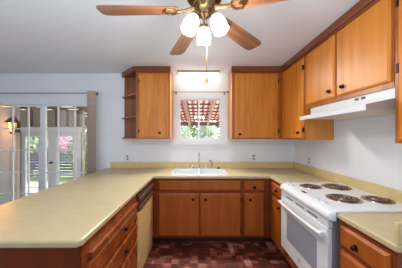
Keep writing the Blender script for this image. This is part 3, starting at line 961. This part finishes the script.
def french(x0, x1, num, cols, sl=0.10, kn=None, sr=None):
    sr = sr or sl
    zt = dz_t + 0.06
    o = struct('door_%d' % num, bx((x0, x0 + sl, PY + 0.02, PY + 0.065, dz_b, zt), (x1 - sr, x1, PY + 0.02, PY + 0.065, dz_b, zt),
                      (x0 + sl, x1 - sr, PY + 0.02, PY + 0.065, zt - 0.12, zt), (x0 + sl, x1 - sr, PY + 0.02, PY + 0.065, dz_b, dz_b + 0.25)), M['white_trim'],
               label='white glazed porch door %s' % ('at the far left' if num == 2 else 'in the middle' if num == 4 else 'as narrow side panel'), cat='door')
    b = bmesh.new()
    gx0, gx1 = x0 + sl, x1 - sr
    for k in range(1, cols):
        x = gx0 + (gx1 - gx0) * k / cols
        add_box(b, x - 0.009, x + 0.009, PY + 0.025, PY + 0.06, dz_b + 0.25, zt - 0.12)
    for k in range(1, 5):
        z = dz_b + 0.25 + (zt - 0.37 - dz_b) * k / 5
        add_box(b, gx0, gx1, PY + 0.026, PY + 0.059, z - 0.009, z + 0.009)
    struct('door_grid', b, M['white_trim'], o)
    struct('door_pane', bx((gx0, gx1, PY + 0.04, PY + 0.044, dz_b + 0.25, zt - 0.12)), M['glass'], o)
    if kn:
        b = bmesh.new(); add_lathe(b, [(0.03, 0), (0.012, 0.01), (0.012, 0.04), (0.03, 0.05), (0.028, 0.07), (0.001, 0.08)], 14,
                                   Matrix.Translation((kn, PY + 0.02, 0.72)) @ Matrix.Rotation(R(90), 4, 'X'))
        struct('door_knob', b, M['black'], o)
french(openings[0][0], openings[0][1], 2, 1, 0.10, None, 0.07)
french(qx(43), qx(48.8), 3, 1, 0.055, None, 0.03)
french(qx(49), qx(80.8), 4, 1, 0.20, qx(51.5), 0.22)

# near porch wall with the lantern
LY = 4.15
bm = bmesh.new()
xe = (16.5 - 198) / 194.7 * LY
k = 0
x = -6.4
while x < xe - 0.01:
    x2 = min(x + 0.2, xe)
    add_box(bm, x, x2 - 0.008, LY, LY + 0.08, GZ, 2.26)
    x = x2
add_box(bm, -6.4, xe, LY + 0.01, LY + 0.075, GZ, 2.26)
struct('porch_wall_near', bm, M['porch_wall'], label='beige boarded wall carrying the lit lantern', cat='wall')
lx_, lz_ = (12.5 - 198) / 194.7 * 4.02, 1.60
t = thing('wall_lantern', 'dark bronze wall lantern glowing amber beside the patio door', 'lantern', (lx_, 4.02, lz_))
b = bmesh.new()
add_lathe(b, [(0.02, 0.245), (0.012, 0.22), (0.05, 0.20), (0.12, 0.125), (0.125, 0.105), (0.08, 0.10)], 8)
obj('roof_cap', b, M['lantern'], t)
b = bmesh.new(); add_lathe(b, [(0.045, -0.08), (0.075, 0.113)], 6); obj('lantern_glass', b, M['lantern_glass'], t)
b = bmesh.new()
for k in range(6):
    a = 2 * PI * k / 6
    add_tube(b, [(0.047 * math.cos(a), 0.047 * math.sin(a), -0.085), (0.079 * math.cos(a), 0.079 * math.sin(a), 0.118)], 0.008, 5)
add_lathe(b, [(0.052, -0.08), (0.05, -0.10), (0.015, -0.13), (0.001, -0.15)], 12)
obj('cage', b, M['lantern'], t)
b = bmesh.new(); add_tube(b, [(0, 0.12, -0.02), (0, 0.10, 0.16), (0, 0.05, 0.25), (0, 0, 0.24)], 0.009, 6)
add_box(b, -0.05, 0.05, 0.108, 0.128, -0.10, 0.10)
obj('bracket', b, M['lantern'], t)
light('lantern_lamp', 'POINT', (lx_ - 0.02, 3.88, lz_ + 0.02), (0, 0, 0), 9, (1.0, 0.40, 0.08), shadow_soft_size=0.04)

# garden ------------------------------------------------------------------
def leaves(cx, cy, cz, rx, ry_, rz, n, size, rnd):
    bm = bmesh.new()
    for _ in range(n):
        while True:
            p = Vector((rnd.uniform(-1, 1), rnd.uniform(-1, 1), rnd.uniform(-1, 1)))
            if p.length <= 1 and p.length > 0.35:
                break
        c = Vector((cx + p.x * rx, cy + p.y * ry_, cz + p.z * rz))
        u = Vector((rnd.gauss(0, 1), rnd.gauss(0, 1), rnd.gauss(0, 1))).normalized()
        v = u.orthogonal().normalized()
        s = size * rnd.uniform(0.6, 1.3)
        a, b_, c2, d_ = c + u * s, c + v * s * 0.45, c - u * s, c - v * s * 0.45
        bm.faces.new([bm.verts.new(q) for q in (a, b_, c2, d_)])
    return bm
def tree(name, label, x, y, h, r, mat, n=2600, size=0.10, seed=1, low=0.3):
    rnd = random.Random(seed)
    t = thing(name, label, 'tree' if 'tree' in name else 'shrub', (x, y, GZ - 0.02))
    bm = bmesh.new()
    add_tube(bm, [(0, 0, 0), (0.05, 0, h * 0.3), (-0.03, 0.03, h * 0.6), (0.04, 0, h * 0.85)], [r * 0.10, r * 0.075, r * 0.05, r * 0.02], 8)
    for k in range(5):
        a = 2 * PI * k / 5 + seed
        add_tube(bm, [(0, 0, h * 0.35), (0.3 * r * math.cos(a), 0.3 * r * math.sin(a), h * 0.5), (0.7 * r * math.cos(a), 0.7 * r * math.sin(a), h * 0.72)], [r * 0.045, r * 0.03, r * 0.01], 6)
    obj('trunk', bm, M['bark'], t)
    bm = leaves(0, 0, h * (low + (1 - low) / 2), r, r, h * (1 - low) / 2, n, size, rnd)
    obj('foliage', bm, mat, t)
for i, (x, y, h, r) in enumerate([(-0.95, 9.6, 2.75, 0.72), (0.38, 9.6, 2.85, 0.56), (1.85, 9.6, 2.7, 0.65)]):
    tree('garden_shrub', ['pale leafy shrub seen through the left pane of the sink window',
                          'pale leafy shrub seen through the middle of the sink window',
                          'pale leafy shrub at the right edge of the sink window'][i], x, y, h, r, M['leaf_pale'], 2200, 0.10, 11 + i, 0.1)
tree('garden_shrub', 'green shrub seen past the curtain beside the patio door', -5.0, 8.5, 2.6, 0.6, M['leaf_green'], 1600, 0.06, 31, 0.05)
tree('garden_tree', 'green tree beyond the left porch door', -10.0, 11.8, 3.6, 1.4, M['leaf_pale'], 2200, 0.12, 41, 0.25)
tree('blossom_shrub', 'pink blossoming shrub beyond the middle porch door', -6.9, 11.0, 2.5, 0.8, M['leaf_pink'], 1500, 0.09, 51, 0.35)
for i, (x, y, h, r) in enumerate([(-16, 21, 6, 3.0), (-8.8, 21, 6.5, 3.2), (-2.0, 21, 6, 3.0), (4.6, 21, 6.2, 3.0)]):
    tree('garden_tree', ['large green tree far left in the garden', 'large green tree behind the pink shrub',
                         'large green tree behind the pale shrubs', 'large green tree far right in the garden'][i], x, y, h, r, M['leaf_green'], 2600, 0.22, 61 + i, 0.1)
f = thing('slat_screen', 'dark horizontal slat screen at the edge of the lawn beyond the porch doors', 'fence', (-8.2, 9.5, GZ - 0.02))
bm = bmesh.new()
for k in range(8):
    add_box(bm, 0, 4.6, 0, 0.025, 0.06 + 0.14 * k, 0.15 + 0.14 * k)
obj('slats', bm, M['screen'], f)
for x in (0.0, 2.25, 4.52):
    obj('post', bx((x, x + 0.08, 0.0255, 0.10, 0, 1.2)), M['fence'], f)
f = thing('garden_fence', 'weathered board fence across the garden', 'fence', (0, 13.5, GZ - 0.02))
bm = bmesh.new()
x = -16
while x < 8:
    add_box(bm, x, x + 0.13, 0, 0.02, 0.05, 1.3)
    x += 0.15
obj('boards', bm, M['fence'], f)
obj('rail', bx((-16, 8, 0.0205, 0.06, 0.3, 0.38)), M['fence'], f)
obj('rail', bx((-16, 8, 0.0205, 0.06, 1.0, 1.08)), M['fence'], f)
